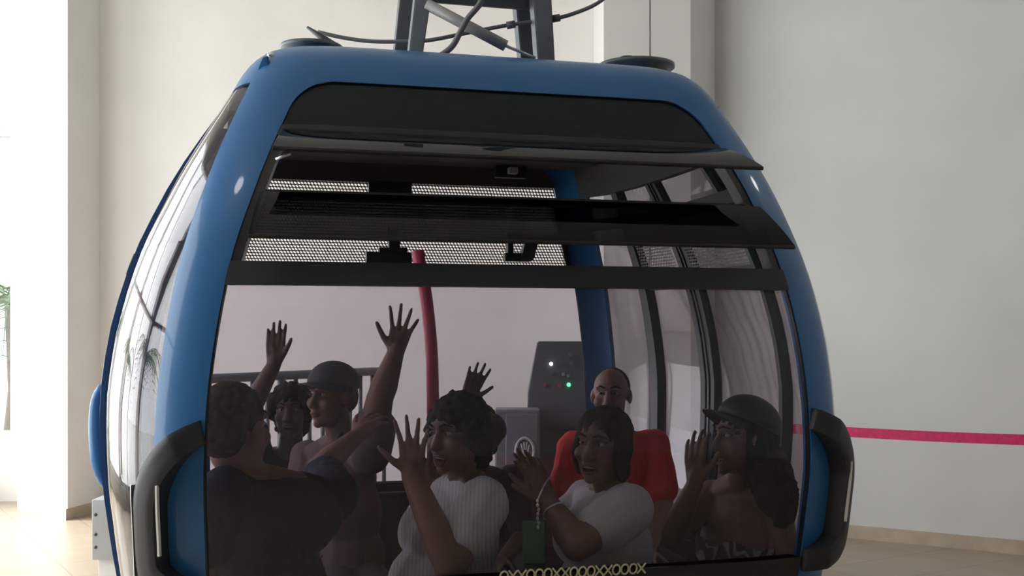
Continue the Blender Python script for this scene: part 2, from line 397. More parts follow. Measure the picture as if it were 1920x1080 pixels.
# end walls: front (-1) and rear (+1)
ZT0, ZT1 = 1.622, 1.685            # transom bar
ZH = 2.06                          # sill of the fixed top pane
for sg in (-1, 1):
    def patch(name, za, zb, offo, offi, m, n=14, inset=.0, nz=12):
        rows = [[], []]
        for z in zs(za, zb, nz):
            h = uw(z)-inset
            for k, off in ((0, offo), (1, offi)): rows[k].append([fp(-h+2*h*i/n, z, off, sg) for i in range(n+1)])
        return shell(name, rows, 0, m, cab)
    patch('lower_panel', .35, ZWB, -.004, -.05, BLACK)
    patch('sill_rail', ZWB-.035, ZWB, .004, -.055, BLACKG, nz=2)
    patch('end_window', ZWB, ZT0 if sg < 0 else 1.70, -.012, -.018, GL_FRONT if sg < 0 else GL_REAR, nz=20, n=24)
    tb0, tb1 = (ZT0, ZT1) if sg < 0 else (1.70, 1.785)
    patch('transom_bar', tb0, tb1, .006, -.06, BARG, nz=4)
    if sg < 0:
        patch('hinge_rail', ZH-.012, ZH+.02, .004, -.05, BLACKG, nz=2)
        patch('top_pane', ZH, ZWT, -.008, -.016, TOPG, nz=14)
        patch('hinge_rail', 1.862, 1.885, -.01, -.05, BLACKG, nz=2)
    if sg > 0: patch('header_panel', 2.14, ZWT+.004, -.004, -.05, BLACK, nz=8)
    # jamb seals both sides of the opening
    for s in (-1, 1):
        for za, zb, wd, dp in ((ZWB, tb0, .004, -.018), (tb0, ZH, .028, -.05)):
            rows = [[], []]
            for z in zs(za, zb, 16):
                h = uw(z)
                for k, off in ((0, -.004), (1, dp)): rows[k].append([fp(s*(h-wd*i), z, off, sg) for i in range(2)])
            shell('window_seal', rows, 0, BLACKG, cab, False)
    # two smoked awning flaps, hinged at the top and held open
    for zh, zb, out, w0, w1 in () if sg > 0 else ((ZH, 1.985, .115, .685, .735), (1.873, 1.745, .10, .755, .80)):
        vh = -prof(zh)[0]*.985-.006; vb = -prof(zb)[0]*.985-out
        bm = bmesh.new(); n = 10
        T = [[], []]
        for i in range(n+1):
            t = -1+2*i/n
            T[0].append((Vector((max(t*w0, -w0+.025), vh, zh)), Vector((max(t*w1, -w1+.035), vb, zb))))
        rows = [[], []]
        for q in range(5):
            f = q/4
            r1 = []; r2 = []
            for a, b_ in T[0]:
                p = a.lerp(b_, f)+Vector((0, -.005*math.sin(PI*f), .004*math.sin(PI*f))); d = (b_-a).normalized(); nn = Vector((0, -d.z, d.y)) if True else None
                nn = Vector((0, d.z, -d.y)).normalized()
                r1.append(p); r2.append(p+nn*.006)
            rows[0].append(r1); rows[1].append(r2)
        if sg > 0: rows = [[[Vector((p.x, -p.y, p.z)) for p in r] for r in R] for R in rows]
        fl = shell('vent_flap', rows, 0, GL_SMOKE, cab)
        # edge strip along the free edge
        bm = bmesh.new(); tube(bm, [Vector((-w1+.035, vb, zb)), Vector((w1, vb, zb))], .006, 8)
        obj('edge_strip', bm, BLACKG, fl)
bm = bmesh.new(); tube(bm, [wl0(P(517, 299, 3.0)), wl0(P(545, 288, 3.0))], .0045, 8); obj('flap_stay', bm, SILVER, cab, True)
# rear perforated screen
def screen(name, rows, uvs):
    bm = bmesh.new(); lay = bm.loops.layers.uv.new('UVMap')
    V = [[bm.verts.new(p) for p in r] for r in rows]
    for i in range(len(V)-1):
        for j in range(len(V[0])-1):
            f = bm.faces.new((V[i][j], V[i][j+1], V[i+1][j+1], V[i+1][j]))
            for l, (a, b_) in zip(f.loops, ((i, j), (i, j+1), (i+1, j+1), (i+1, j))): l[lay].uv = uvs[a][b_]
    me = bpy.data.meshes.new(name); bm.to_mesh(me); bm.free(); return link(name, me, MESH, cab, True)
R_, U_ = [], []
for z in zs(1.785, 2.15, 12):
    h = uw(z)-.005; R_.append([fp(-h+2*h*i/12, z, -.045, 1) for i in range(13)]); U_.append([(-h+2*h*i/12+z/.866*.5, z/.866) for i in range(13)])
screen('perforated_screen', R_, U_)
# vent latches seen against the rear screen
def cb(name, lo, hi, m, bev=.004, parent=cab): return bx(name, lo, hi, m, parent, bev)
def wl(p):                                          # world -> cabin local
    d = p-C0; return Vector((d.dot(UX), d.dot(VX), p.z))
bm = bmesh.new()
def pxbox(px0, px1, py0, py1, d, th=.04):
    a = wl(P(px0, py0, d)); b_ = wl(P(px1, py1, d)); 
    box(bm, (min(a.x, b_.x), a.y-th/2, min(a.z, b_.z)), (max(a.x, b_.x), a.y+th/2, max(a.z, b_.z)), .004)
pxbox(686, 775, 472, 500, 4.86); pxbox(710, 765, 464, 474, 4.86); pxbox(728, 750, 425, 470, 4.86); obj('vent_latch', bm, BLACKG, cab)
bm = bmesh.new(); pxbox(690, 775, 338, 374, 4.84); obj('vent_latch', bm, BLACKG, cab)
bm = bmesh.new(); pxbox(945, 998, 474, 490, 4.95); pxbox(950, 962, 452, 478, 4.95); obj('vent_latch', bm, BLACKG, cab)
bm = bmesh.new(); pxbox(952, 1060, 436, 449, 4.95)
q = [wl(P(x, y, 4.95)) for x, y in ((975, 488), (998, 488), (1010, 445), (985, 445))]
v1 = [bm.verts.new(p+Vector((0, -.02, 0))) for p in q]; v2 = [bm.verts.new(p+Vector((0, .02, 0))) for p in q]
bm.faces.new(v1); bm.faces.new(v2[::-1])
for i in range(4): bm.faces.new((v1[i], v1[(i+1) % 4], v2[(i+1) % 4], v2[i]))
obj('vent_latch', bm, BLACKG, cab)
bm = bmesh.new(); pxbox(928, 990, 307, 333, 4.86); mo = obj('flap_motor', bm, BLACKG, cab)
bm = bmesh.new(); pxbox(953, 971, 314, 326, 4.83); obj('motor_plate', bm, STRUT, mo)
# sides: bowed doors
def bow(z):
    pts = [(.35, .03), (.7, .085), (1.0, .12), (1.3, .135), (1.5, .132), (1.8, .105), (2.0, .075), (2.2, .03), (2.3, .0)]
    if z <= pts[0][0]: return pts[0][1]
    for (a, x), (b_, y) in zip(pts, pts[1:]):
        if z <= b_: return x+(y-x)*(z-a)/(b_-a)
    return 0
def sdp(v, z, off, su):                             # side point, v as share of half length (-.8...8)
    bb, w, a = prof(z); q = abs(v)
    u = a*(1-q**NEXP)**(1/NEXP)+bow(z)*(1-(v/.9)**2)
    return Vector((su*(u+off), v*bb, z))
def spatch(name, va, vb, za, zb, su, oo, oi, m, n=10, nz=18, parent=cab):
    rows = [[], []]
    for z in zs(za, zb, nz):
        for k, off in ((0, oo), (1, oi)): rows[k].append([sdp(va+(vb-va)*i/n, z, off, su) for i in range(n+1)])
    return shell(name, rows, 0, m, parent)
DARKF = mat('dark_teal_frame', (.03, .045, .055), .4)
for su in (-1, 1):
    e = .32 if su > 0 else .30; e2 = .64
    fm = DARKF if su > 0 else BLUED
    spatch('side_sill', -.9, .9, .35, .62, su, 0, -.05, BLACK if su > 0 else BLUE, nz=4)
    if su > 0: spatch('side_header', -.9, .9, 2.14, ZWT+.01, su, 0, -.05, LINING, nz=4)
    zh = 2.14 if su > 0 else 2.222
    for za, zb, gm in ((.62, 1.745, GL_SIDE), (1.745, zh, GL_SIDE_UP)):
        spatch('quarter_window', -.9, -e-.03, za, zb, su, -.01, -.016, gm)
        spatch('quarter_window', e2+.03, .9, za, zb, su, -.01, -.016, gm)
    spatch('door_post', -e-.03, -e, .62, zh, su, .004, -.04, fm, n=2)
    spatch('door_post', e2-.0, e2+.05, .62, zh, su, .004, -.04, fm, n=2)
    mid = .28 if su > 0 else .16
    for va, vb, nm in ((-e, mid, 0), (mid, e2, 1)):
        d = spatch('sliding_door', va+.008, vb-.008, .62, 1.745, su, -.004, -.010, GL_SIDE)
        spatch('upper_pane', va+.008, vb-.008, 1.745, zh, su, -.004, -.010, GL_SIDE_UP, parent=d)
        sgn = 1 if nm == 0 else -1
        edge = mid-.008*sgn
        spatch('meeting_stile', min(edge, edge-.045*sgn), max(edge, edge-.045*sgn), .62, zh, su, .006, -.03, fm, n=2, parent=d)
        if su > 0: spatch('rubber_seal', min(edge, edge-.012*sgn), max(edge, edge-.012*sgn), .62, zh, su, .012, -.036, BLACKG, n=1, parent=d)
        spatch('door_transom', va+.008, vb-.008, 1.68, 1.745, su, .006, -.03, BARG if su > 0 else GL_SIDE, nz=2, parent=d)
    if su > 0:
        spatch('side_header', -.9, .9, 2.10, 2.14, su, -.02, -.05, LINING, nz=3); spatch('vent_bar', -.9, .9, 1.955, 2.0, su, -.02, -.05, LINING, nz=3)
        for va, vb in ((-.34, .22), (.34, .63)):
            rr, uu = [], []
            for z in zs(1.745, 1.98, 4):
                rr.append([sdp(va+(vb-va)*i/6, z, -.035, su) for i in range(7)]); uu.append([(va+(vb-va)*i/6+z/.866*.5, z/.866) for i in range(7)])
            screen('perforated_screen', rr, uu)
# blue bump guard on the far door and chrome knob inside the right wall
bm = bmesh.new(); pts = [sdp(.20, z, .055-.09*((z-1.12)/.2)**6*.5, -1) for z in zs(.935, 1.30, 14)]
tube(bm, pts, [.018+.012*math.sin(PI*i/14) for i in range(15)], 12); obj('bump_guard', bm, BLUE, cab, True)
bm = bmesh.new(); k = sdp(-.66, .93, -.03, 1); ell(bm, k+Vector((-.02, 0, 0)), (.02, .03, .012)); tube(bm, [k+Vector((-.02, 0, -.01)), k+Vector((-.01, 0, -.06))], .008, 8); obj('grab_knob', bm, CHROME, cab, True)
# black corner guards, C shaped, with a white strip
def guard(su, sv):
    # centre line in (t, z) on the corner skin; half width h
    line = [(.02, 1.237, .033), (.25, 1.215, .036), (.5, 1.175, .04), (.72, 1.12, .043), (.84, 1.06, .045), (.86, 1.00, .045), (.86, .93, .045), (.82, .875, .044), (.70, .845, .042), (.48, .825, .038), (.25, .812, .036), (.02, .805, .034)]
    L = spline([Vector(l) for l in line], 6)
    def S(t, z, off): return sp(corner_th(t, su, sv, thw(z)), z, off)
    lift = .062
    rows = [[], []]
    N = len(L)
    for i, l in enumerate(L):
        a = L[max(0, i-1)]; b_ = L[min(N-1, i+1)]
        w = .23                                       # metres per unit t, about
        d = Vector(((b_.x-a.x)*w, b_.y-a.y)); d.normalize(); nrm = Vector((-d.y, d.x))
        o, n_ = [], []
        f = min(1, min(i, N-1-i)/8); of = .018+(lift-.018)*f
        for k in range(7):
            s = (k/3-1)
            t = l.x+nrm.x*l.z*s/w; z = l.y+nrm.y*l.z*s
            e = of-.005*abs(s)**6
            o.append(S(t, z, e)); n_.append(S(t, z, -.002 if abs(s) < 2 else 0))
        rows[0].append(o); rows[1].append(n_)
    g = shell('corner_guard', rows, 0, BLACK, cab)
    rr = [[], []]
    for z in zs(.92, 1.105, 8):
        for k, off in ((0, lift+.004), (1, lift-.006)): rr[k].append([S((.68 if su > 0 else .55)+.03*i, z, off) for i in range(2)])
    shell('reflector_strip', rr, 0, WHITEREF, g)
    if su == -1:  # added silver strip stands in for the bright reflection on the outer face
        rr = [[], []]
        for z in zs(.84, 1.10, 10):
            for k, dt in ((0, .012), (1, -.004)): rr[k].append([S(.86+.045/.23+dt, z, lift*.98-.058*i/4) for i in range(5)])
        shell('edge_reflection', rr, 0, SILVER, g)
    return g
for su in (-1, 1):
    for sv in (-1, 1): guard(su, sv)
# cream looped print along the front sill
bm = bmesh.new(); u = -.07; k = 0
while u < .345:
    c = fp(u, .817, .010); r = .0125
    if k % 5 in (0, 3, 4):
        ring = [fp(u+r*.9*math.cos(2*PI*i/14), .817+r*1.15*math.sin(2*PI*i/14), .010) for i in range(15)]; tube(bm, ring, .0028, 6)
    else:
        for s in (-1, 1): tube(bm, [fp(u-r, .817-s*r*1.2, .010), fp(u+r, .817+s*r*1.2, .010)], .0028, 6)
    u += .0255; k += 1
obj('printed_band', bm, CREAM, cab)
# benches
for sv in (-1, 1):
    bm = bmesh.new(); box(bm, (-.80, .50 if sv > 0 else -.93, .39), (.80, .93 if sv > 0 else -.50, .46), .02); b1 = obj('bench_seat', bm, BENCH, cab)
    bm = bmesh.new(); box(bm, (-.78, .93*sv-.02, .46), (.78, .93*sv+.02, .78), .015); obj('bench_back', bm, BENCH, cab)
    for x in (-.6, .6):
        bm = bmesh.new(); box(bm, (x-.02, sv*.72-.15, .12), (x+.02, sv*.72+.15, .39), .004); obj('bench_leg', bm, STEELD, cab)
# red curved grab pole inside
bm = bmesh.new(); pts = [wl(P(x, y, 4.32)) for x, y in ((783, 470), (789, 505), (797, 545), (804, 600), (809, 660), (811, 720), (812, 800), (812, 900))]
pts.append(Vector((pts[-1].x, pts[-1].y, .12))); tube(bm, spline(pts, 6), .0245, 14); obj('grab_pole', bm, REDPOLE, cab, True)['label'] = 'curved red grab pole'
# ---- roof fittings and hanger
def capdish(name, px, py, d, r, h):
    p = wl(P(px, py, d)); bm = bmesh.new(); z1_ = p.z
    lathe(bm, [(r*.82, 2.36), (r*.82, z1_-.018), (r, z1_-.014), (r, z1_), (r*.6, z1_+.004), (.01, z1_+.006)], (p.x, p.y, 0), 36)
    return obj(name, bm, STEELG, cab, True)
capdish('roof_cap', 584, 86, 3.62, .098, .1)
c2 = capdish('roof_cap', 1193, 122, 4.35, .148, .1)
bm = bmesh.new(); tube(bm, spline([wl(P(x, y, 4.25)) for x, y in ((1158, 124), (1162, 110), (1178, 106), (1196, 111), (1216, 124))], 6), .005, 8); obj('wire_loop', bm, HOSE, c2, True)
# tilted flap / antenna at the roof edge
q0, q1 = P(576, 51, 3.75), P(645, 99, 3.75)
bm = bmesh.new(); tube(bm, [wl(q0), wl(q0.lerp(q1, .4)), wl(q1)], [.005, .011, .016], 8); obj('roof_aerial', bm, STEELD, cab, True)
# chrome clamp left of the roof
bm = bmesh.new()
for i in range(6):
    p = wl(P(508+random.uniform(-4, 9), 104+i*5, 3.35)); ell(bm, p, (.012, .012, .009))
tube(bm, [wl(P(505, 108, 3.35)), wl(P(522, 104, 3.4)), wl(P(512, 132, 3.35))], .006, 8); obj('roof_clamp', bm, CHROME, cab, True)
bm = bmesh.new(); pts = [(478, 145), (470, 170), (482, 160), (502, 130), (500, 105), (493, 108)]
a = [wl(P(x, y, 3.30)) for x, y in pts]; b_ = [wl(P(x+2, y, 3.36)) for x, y in pts]
va = [bm.verts.new(p) for p in a]; vb = [bm.verts.new(p) for p in b_]; bm.faces.new(va); bm.faces.new(vb[::-1])
for i in range(len(pts)): bm.faces.new((va[i], va[(i+1) % 6], vb[(i+1) % 6], vb[i]))
obj('door_rail_end', bm, BLUE, cab)
hang = bx('hanger', wl(P(780, -14, 4.2))+Vector((0, -.08, 0)), wl(P(1010, -14, 4.2))+Vector((0, .08, .06)), STEELD, cab, .006)
hm = hang
hx = [(737, 748, 764, 776, 4.28, STEELD), (764, 776, 790, 806, 4.12, STEELG), (973, 963, 1000, 990, 4.36, STEELD), (1004, 996, 1036, 1030, 4.2, STEELG)]
for b0, t0, b1_, t1, d, m in hx:
    lo0, lo1 = wl(P(b0, 108, d)), wl(P(b1_, 108, d)); hi0, hi1 = wl(P(t0, 0, d)), wl(P(t1, 0, d))
    def ext(lo, hi, z): return lo+(hi-lo)*((z-lo.z)/(hi.z-lo.z))
    bm = bmesh.new(); pr = []
    for z in (2.37, 3.3):
        A_, B_ = ext(lo0, hi0, z), ext(lo1, hi1, z); pr.append([A_+Vector((0, -.03, 0)), B_+Vector((0, -.03, 0)), B_+Vector((0, .03, 0)), A_+Vector((0, .03, 0))])
    v0 = [bm.verts.new(p) for p in pr[0]]; v1 = [bm.verts.new(p) for p in pr[1]]
    bm.faces.new(v0[::-1]); bm.faces.new(v1)
    for i in range(4): bm.faces.new((v0[i], v0[(i+1) % 4], v1[(i+1) % 4], v1[i]))
    bmesh.ops.bevel(bm, geom=list(bm.edges), offset=.004, segments=2, affect='EDGES')
    obj('hanger_post', bm, m, hang)
bx('crossbeam', wl(P(800, 12, 4.2))+Vector((0, -.05, 0)), wl(P(1000, 2, 4.2))+Vector((0, .05, .05)), STEELD, hang, .004)
bm = bmesh.new(); a, b_, c = P(800, 8, 4.1), P(948, 86, 4.1), P(1003, 108, 4.15)
tube(bm, [wl(a), wl(b_)], .021, 16); gs = obj('gas_strut', bm, STRUT, hang, True)
bm = bmesh.new(); tube(bm, [wl(b_), wl(c)], .006, 8); obj('piston_rod', bm, SILVER, gs, True)
gs['label'] = 'grey gas strut'
bm = bmesh.new(); tube(bm, spline([wl(P(x, y, 4.0)) for x, y in ((908, -12), (898, 10), (876, 36), (862, 62), (845, 90), (808, 116), (790, 135))], 6), .011, 10); obj('roof_hose', bm, HOSE, cab, True)
bm = bmesh.new(); tube(bm, spline([wl(P(x, y, 4.22)) for x, y in ((596, 60), (640, 70), (690, 77), (740, 78), (800, 76), (860, 65), (910, 55), (960, 46), (1040, 35), (1085, 22), (1120, 6), (1150, -18))], 6), .0075, 10)
for (x, y), (x2, y2) in (((950, 48), (966, 45)), ((1034, 36), (1050, 33))): tube(bm, [wl(P(x, y, 4.22)), wl(P(x2, y2, 4.22))], .014, 10)
obj('power_cable', bm, HOSE, cab, True)

# ================================================================== THINGS ROUND THE CABIN
# guard rail behind the cabin at left
r0, r1 = P(385, 706, 7.2), P(720, 688, 8.6)
RAILM = mat('grey_rail_steel', (.10, .11, .125), .5, .3)
gr = empty('guard_rail', (r0.x, r0.y, 0)); tag(gr, 'grey steel guard rail behind the cabin, seen through its left glass', 'railing')
dd = (r1-r0); dd.z = 0
bm = bmesh.new(); tube(bm, [Vector((0, 0, 1.19)), dd+Vector((0, 0, 1.19))], .032, 10); obj('top_rail', bm, RAILM, gr, True)
bm = bmesh.new(); tube(bm, [Vector((0, 0, .12)), dd+Vector((0, 0, .12))], .02, 10); obj('bottom_rail', bm, RAILM, gr, True)
nb = 13
for i in range(nb+1):
    p = dd*(i/nb); bm = bmesh.new(); rr = .03 if i % 5 == 0 else .016
    tube(bm, [p+Vector((0, 0, 0 if i % 5 == 0 else .12)), p+Vector((0, 0, 1.19))], rr, 10); obj('post' if i % 5 == 0 else 'baluster', bm, RAILM, gr, True)
# operator console
CONS = mat('console_grey', (.085, .09, .10), .45, var=.1)
cp = P(1045, 0, 6.6); con = empty('control_console', (cp.x, cp.y, 0)); tag(con, 'dark grey operator console with lit buttons behind the cabin', 'control panel')
bm = bmesh.new()
def cx(px): return (px-1045)/F*6.6
def cz(py): return EYE-(py-HY)/F*6.6
poly = [(cx(1008), cz(640)), (cx(1098), cz(640)), (cx(1106), cz(648)), (cx(1098), cz(780)), (cx(1098), cz(800)), (cx(988), cz(800)), (cx(990), cz(735))]
va = [bm.verts.new((x, -.10+(1.45-z)*-.18, z)) for x, z in poly]; vb = [bm.verts.new((x, .14, z)) for x, z in poly]
bm.faces.new(va); bm.faces.new(vb[::-1])
for i in range(len(poly)): bm.faces.new((va[i], va[(i+1) % len(poly)], vb[(i+1) % len(poly)], vb[i]))
bmesh.ops.bevel(bm, geom=list(bm.edges), offset=.008, segments=2, affect='EDGES')
obj('desk_panel', bm, CONS, con)
bx('pedestal', (cx(992), -.12, .0), (cx(1096), .13, cz(799)), CONS, con, .01)
for px, py, col, es, r in ((1032, 681, (1, 1, 1), 5, .011), (1064, 719, (.1, 1, .35), 4, .012), (1035, 699, (.1, .1, .1), 0, .01), (1068, 664, (.15, .16, .17), 0, .012), (1069, 680, (.15, .16, .17), 0, .011), (1054, 700, (.3, .3, .3), 0, .01), (1063, 703, (.3, .3, .3), 0, .01), (1048, 721, (.5, .08, .1), 0, .01), (1020, 720, (.25, .04, .06), 0, .012)):
    z = cz(py); y = -.10+(1.45-z)*-.18
    m = mat('console_button_%d_%d' % (px, py), col, .4, emit=col if es else None, estr=es)
    bm = bmesh.new(); b2 = bmesh.new(); bmesh.ops.create_cone(b2, cap_ends=True, segments=16, radius1=r, radius2=r*.9, depth=.03); join(bm, b2, Matrix.Translation((cx(px), y-.008, z)) @ Matrix.Rotation(PI/2, 4, 'X'))
    obj('button', bm, m, con)
# grey equipment box with a round emblem
EQ = mat('blue_grey_metal', (.19, .20, .225), .5, .2, var=.08)
ep = P(968, 0, 6.2); eq = empty('equipment_box', (ep.x, ep.y, 0)); tag(eq, 'blue-grey metal equipment box with a round emblem beside the console', 'cabinet')
def ex(px): return (px-968)/F*6.2
def ez(py): return EYE-(py-HY)/F*6.2
bx('body', (ex(928), 0, .1), (ex(1012), .20, ez(768)), EQ, eq, .01); bx('door', (ex(948), -.014, .16), (ex(1008), 0, ez(776)), EQ, eq, .006)
bx('plinth', (ex(934), .02, 0), (ex(1006), .18, .1), STEELD, eq, .004)
bm = bmesh.new(); cz_ = ez(845); cx_ = ex(984)
tube(bm, [Vector((cx_+.050*math.cos(2*PI*i/28), -.018, cz_+.072*math.sin(2*PI*i/28))) for i in range(29)], .008, 8)
for k, a in enumerate((1.25, 1.7, 2.2, .75)):
    tube(bm, [Vector((cx_+.004, -.018, cz_-.055)), Vector((cx_+.035*math.cos(a), -.018, cz_+.05*math.sin(a)))], .0055, 6)
obj('round_emblem', bm, mat('emblem_print', (.48, .44, .46), .5), eq, True)
# pink-red queue belt with two posts
BELT = mat('raspberry_webbing', (.72, .040, .15), .6, var=.12, vscale=40); POSTM = mat('post_black', (.03, .03, .03), .4)
qa, qb = P(1466, 0, 6.95), P(2090, 0, 6.05)
bt = empty('queue_barrier', (qa.x, qa.y, 0)); tag(bt, 'raspberry red retractable belt barrier in front of the right wall', 'belt barrier')
dv = qb-qa; dv.z = 0; nrm = Vector((-dv.y, dv.x, 0)).normalized()
rows = [[], []]
zc = .897
for zz in (zc-.030, zc+.030):
    rows[0].append([dv*(i/12)-nrm*.001+Vector((0, 0, zz-.012*math.sin(PI*i/12))) for i in range(13)]); rows[1].append([dv*(i/12)+nrm*.001+Vector((0, 0, zz-.012*math.sin(PI*i/12))) for i in range(13)])
shell('belt', rows, 0, BELT, bt)
for p in (Vector((0, 0, 0)), dv):
    bm = bmesh.new(); lathe(bm, [(.16, 0), (.16, .015), (.05, .03), (.03, .05), (.03, .86), (.036, .87), (.036, .95), (.02, .965)], p, 24); obj('belt_post', bm, POSTM, bt, True)
# steel box on a white pedestal left of the cabin
sp_ = P(235, 0, 5.5); sb = empty('steel_box', (sp_.x, sp_.y, 0)); tag(sb, 'bolted grey steel box on a white pedestal left of the cabin', 'machine box')
def sx(px): return (px-235)/F*5.5
def sz(py): return EYE-(py-HY)/F*5.5
STB = mat('galvanised_sheet', (.46, .48, .51), .4, .5, var=.06, vscale=5)
bx('body', (sx(172), 0, sz(1050)), (sx(172)+.36, .30, sz(937)), STB, sb, .004); bx('pedestal', (sx(180), .03, 0), (sx(172)+.34, .27, sz(1050)), W_WHITE, sb, .004)
for py in (965, 1002, 1026):
    bm = bmesh.new(); ell(bm, (sx(179), -.002, sz(py)), (.008, .005, .008)); obj('bolt', bm, STEELD, sb, True)
# ceiling lamps of the station hall
LAMP = mat('lamp_diffuser', (.9, .9, .9), .4, emit=(1, .98, .95), estr=30.0); LB = mat('lamp_housing', (.7, .7, .7), .4)
for i, (x, y, lab) in enumerate(((-2.38, .78, 'round ceiling lamp above the left front of the cabin'), (5.12, 4.70, 'round ceiling lamp by the right wall'))):
    r = empty('ceiling_lamp', (x, y, 5.6)); tag(r, lab, 'lamp')
    bm = bmesh.new(); lathe(bm, [(.30, -.10), (.32, -.08), (.32, 0), (.05, 0)], seg=32); obj('housing', bm, LB, r, True)
    bm = bmesh.new(); lathe(bm, [(.27, -.115), (.28, -.10)], seg=32); obj('diffuser', bm, LAMP, r)

# ================================================================== PEOPLE
def bake(bm, voxel, smooth=4):
    me = bpy.data.meshes.new('tmp'); bmesh.ops.recalc_face_normals(bm, faces=bm.faces); bm.to_mesh(me); bm.free()
    o = bpy.data.objects.new('tmp', me); COL.objects.link(o)
    r = o.modifiers.new('r', 'REMESH'); r.mode = 'VOXEL'; r.voxel_size = voxel; r.adaptivity = 0
    if smooth: s = o.modifiers.new('s', 'SMOOTH'); s.iterations = smooth; s.factor = .5
    dg = bpy.context.evaluated_depsgraph_get(); ev = o.evaluated_get(dg)
    res = bpy.data.meshes.new_from_object(ev, depsgraph=dg)
    bpy.data.objects.remove(o); bpy.data.meshes.remove(me)
    return res
def nrmz(v): return Vector(v).normalized()
def hand(bm, w, f, l, n, s=1., spread=.16, curl=.25, thumb=.75):
    """w wrist, f towards the fingertips, l towards the thumb, n out of the palm"""
    f = nrmz(f); l = nrmz(l); l = (l-f*l.dot(f)).normalized(); n2 = f.cross(l); n = n2 if n2.dot(Vector(n)) > 0 else -n2
    w = Vector(w); kn = []
    for i, q in enumerate((.031, .0105, -.0105, -.030)):
        base = w+f*(.012*s)+l*(q*.55*s); k = w+f*((.088, .093, .089, .080)[i]*s)+l*(q*s); kn.append(k)
        rc(bm, base, k, .0155*s, .0105*s)
    rc(bm, w+f*.03*s+l*.012*s, w+f*.075*s-l*.010*s, .019*s, .016*s)
    ell(bm, w+f*.035*s+l*.024*s+n*.006*s, (.016*s, .028*s, .014*s), (l, f, n))
    for i, (L, a) in enumerate(zip((.072, .080, .075, .058), (1., .33, -.33, -1.))):
        ang = a*spread; d = (f*math.cos(ang)+l*math.sin(ang)).normalized(); p = kn[i]
        for j, (fr, r) in enumerate(((.44, .0092), (.31, .0083), (.25, .0074))):
            c = curl*(j+.4)*.6*(1+.15*math.sin(i*2.1)); dj = (d*math.cos(c)+n*math.sin(c)).normalized(); q = p+dj*(L*fr*s*1.08)
            rc(bm, p, q, r*s, (r-.0008)*s, 12, 3); p = q
    p = w+f*.022*s+l*.022*s
    d = (f*math.cos(thumb)+l*math.sin(thumb)+n*.25).normalized(); q = p+d*.042*s; rc(bm, p, q, .0145*s, .0115*s, 12, 3)
    d2 = (d+f*.25).normalized(); q2 = q+d2*.034*s; rc(bm, q, q2, .0108*s, .0095*s, 12, 3)
    q3 = q2+(d2+f*.15+n*.05).normalized()*.024*s; rc(bm, q2, q3, .0095*s, .0078*s, 12, 3)
SKIN = mat('brown_skin', (.20, .105, .072), .5, var=.08, vscale=14); SKIN2 = mat('tan_skin', (.30, .165, .12), .5, var=.08, vscale=14); SKIN3 = mat('deep_skin', (.145, .078, .055), .5, var=.08, vscale=14)
HAIR = mat('black_hair', (.012, .010, .010), .7, spec=.15, var=.3, vscale=50); HAIRB = mat('dark_brown_hair', (.030, .022, .018), .7, spec=.15, var=.3, vscale=50); HAIRT = mat('brown_short_hair', (.075, .062, .055), .8, spec=.15, var=.3, vscale=50); HAIRG = mat('greying_hair', (.10, .10, .105), .6, var=.3, vscale=50)
EYEW = mat('eye_white', (.42, .38, .35), .3); EYED = mat('eye_iris', (.015, .01, .008), .15); LIP = mat('lip', (.20, .07, .06), .4); TEETH = mat('teeth', (.78, .75, .68), .3); MOUTHD = mat('mouth_inside', (.05, .015, .015), .5)
def cloth(name, col, kind='plain', c2=None):
    m = mat(name, col, .85, var=.08, vscale=6, bump=.25, bscale=90)
    if kind == 'stripe' or kind == 'swirl':
        nt = m.node_tree; b = nt.nodes['Principled BSDF']; tc = nt.nodes.new('ShaderNodeTexCoord'); wv = nt.nodes.new('ShaderNodeTexWave')
        wv.inputs['Scale'].default_value = 26 if kind == 'stripe' else 7; wv.inputs['Distortion'].default_value = 1.2 if kind == 'stripe' else 16; wv.inputs['Detail'].default_value = 1; wv.inputs['Detail Scale'].default_value = 1.6
        rp = nt.nodes.new('ShaderNodeValToRGB'); rp.color_ramp.elements[0].color = (*col, 1); rp.color_ramp.elements[1].color = (*c2, 1)
        rp.color_ramp.elements[0].position = .55; rp.color_ramp.elements[1].position = .75
        nt.links.new(tc.outputs['Object'], wv.inputs['Vector']); nt.links.new(wv.outputs['Fac'], rp.inputs['Fac']); nt.links.new(rp.outputs['Color'], b.inputs['Base Color'])
    return m
TROUS = cloth('dark_denim', (.03, .035, .05)); SHOE = mat('shoe_leather', (.03, .03, .03), .5)

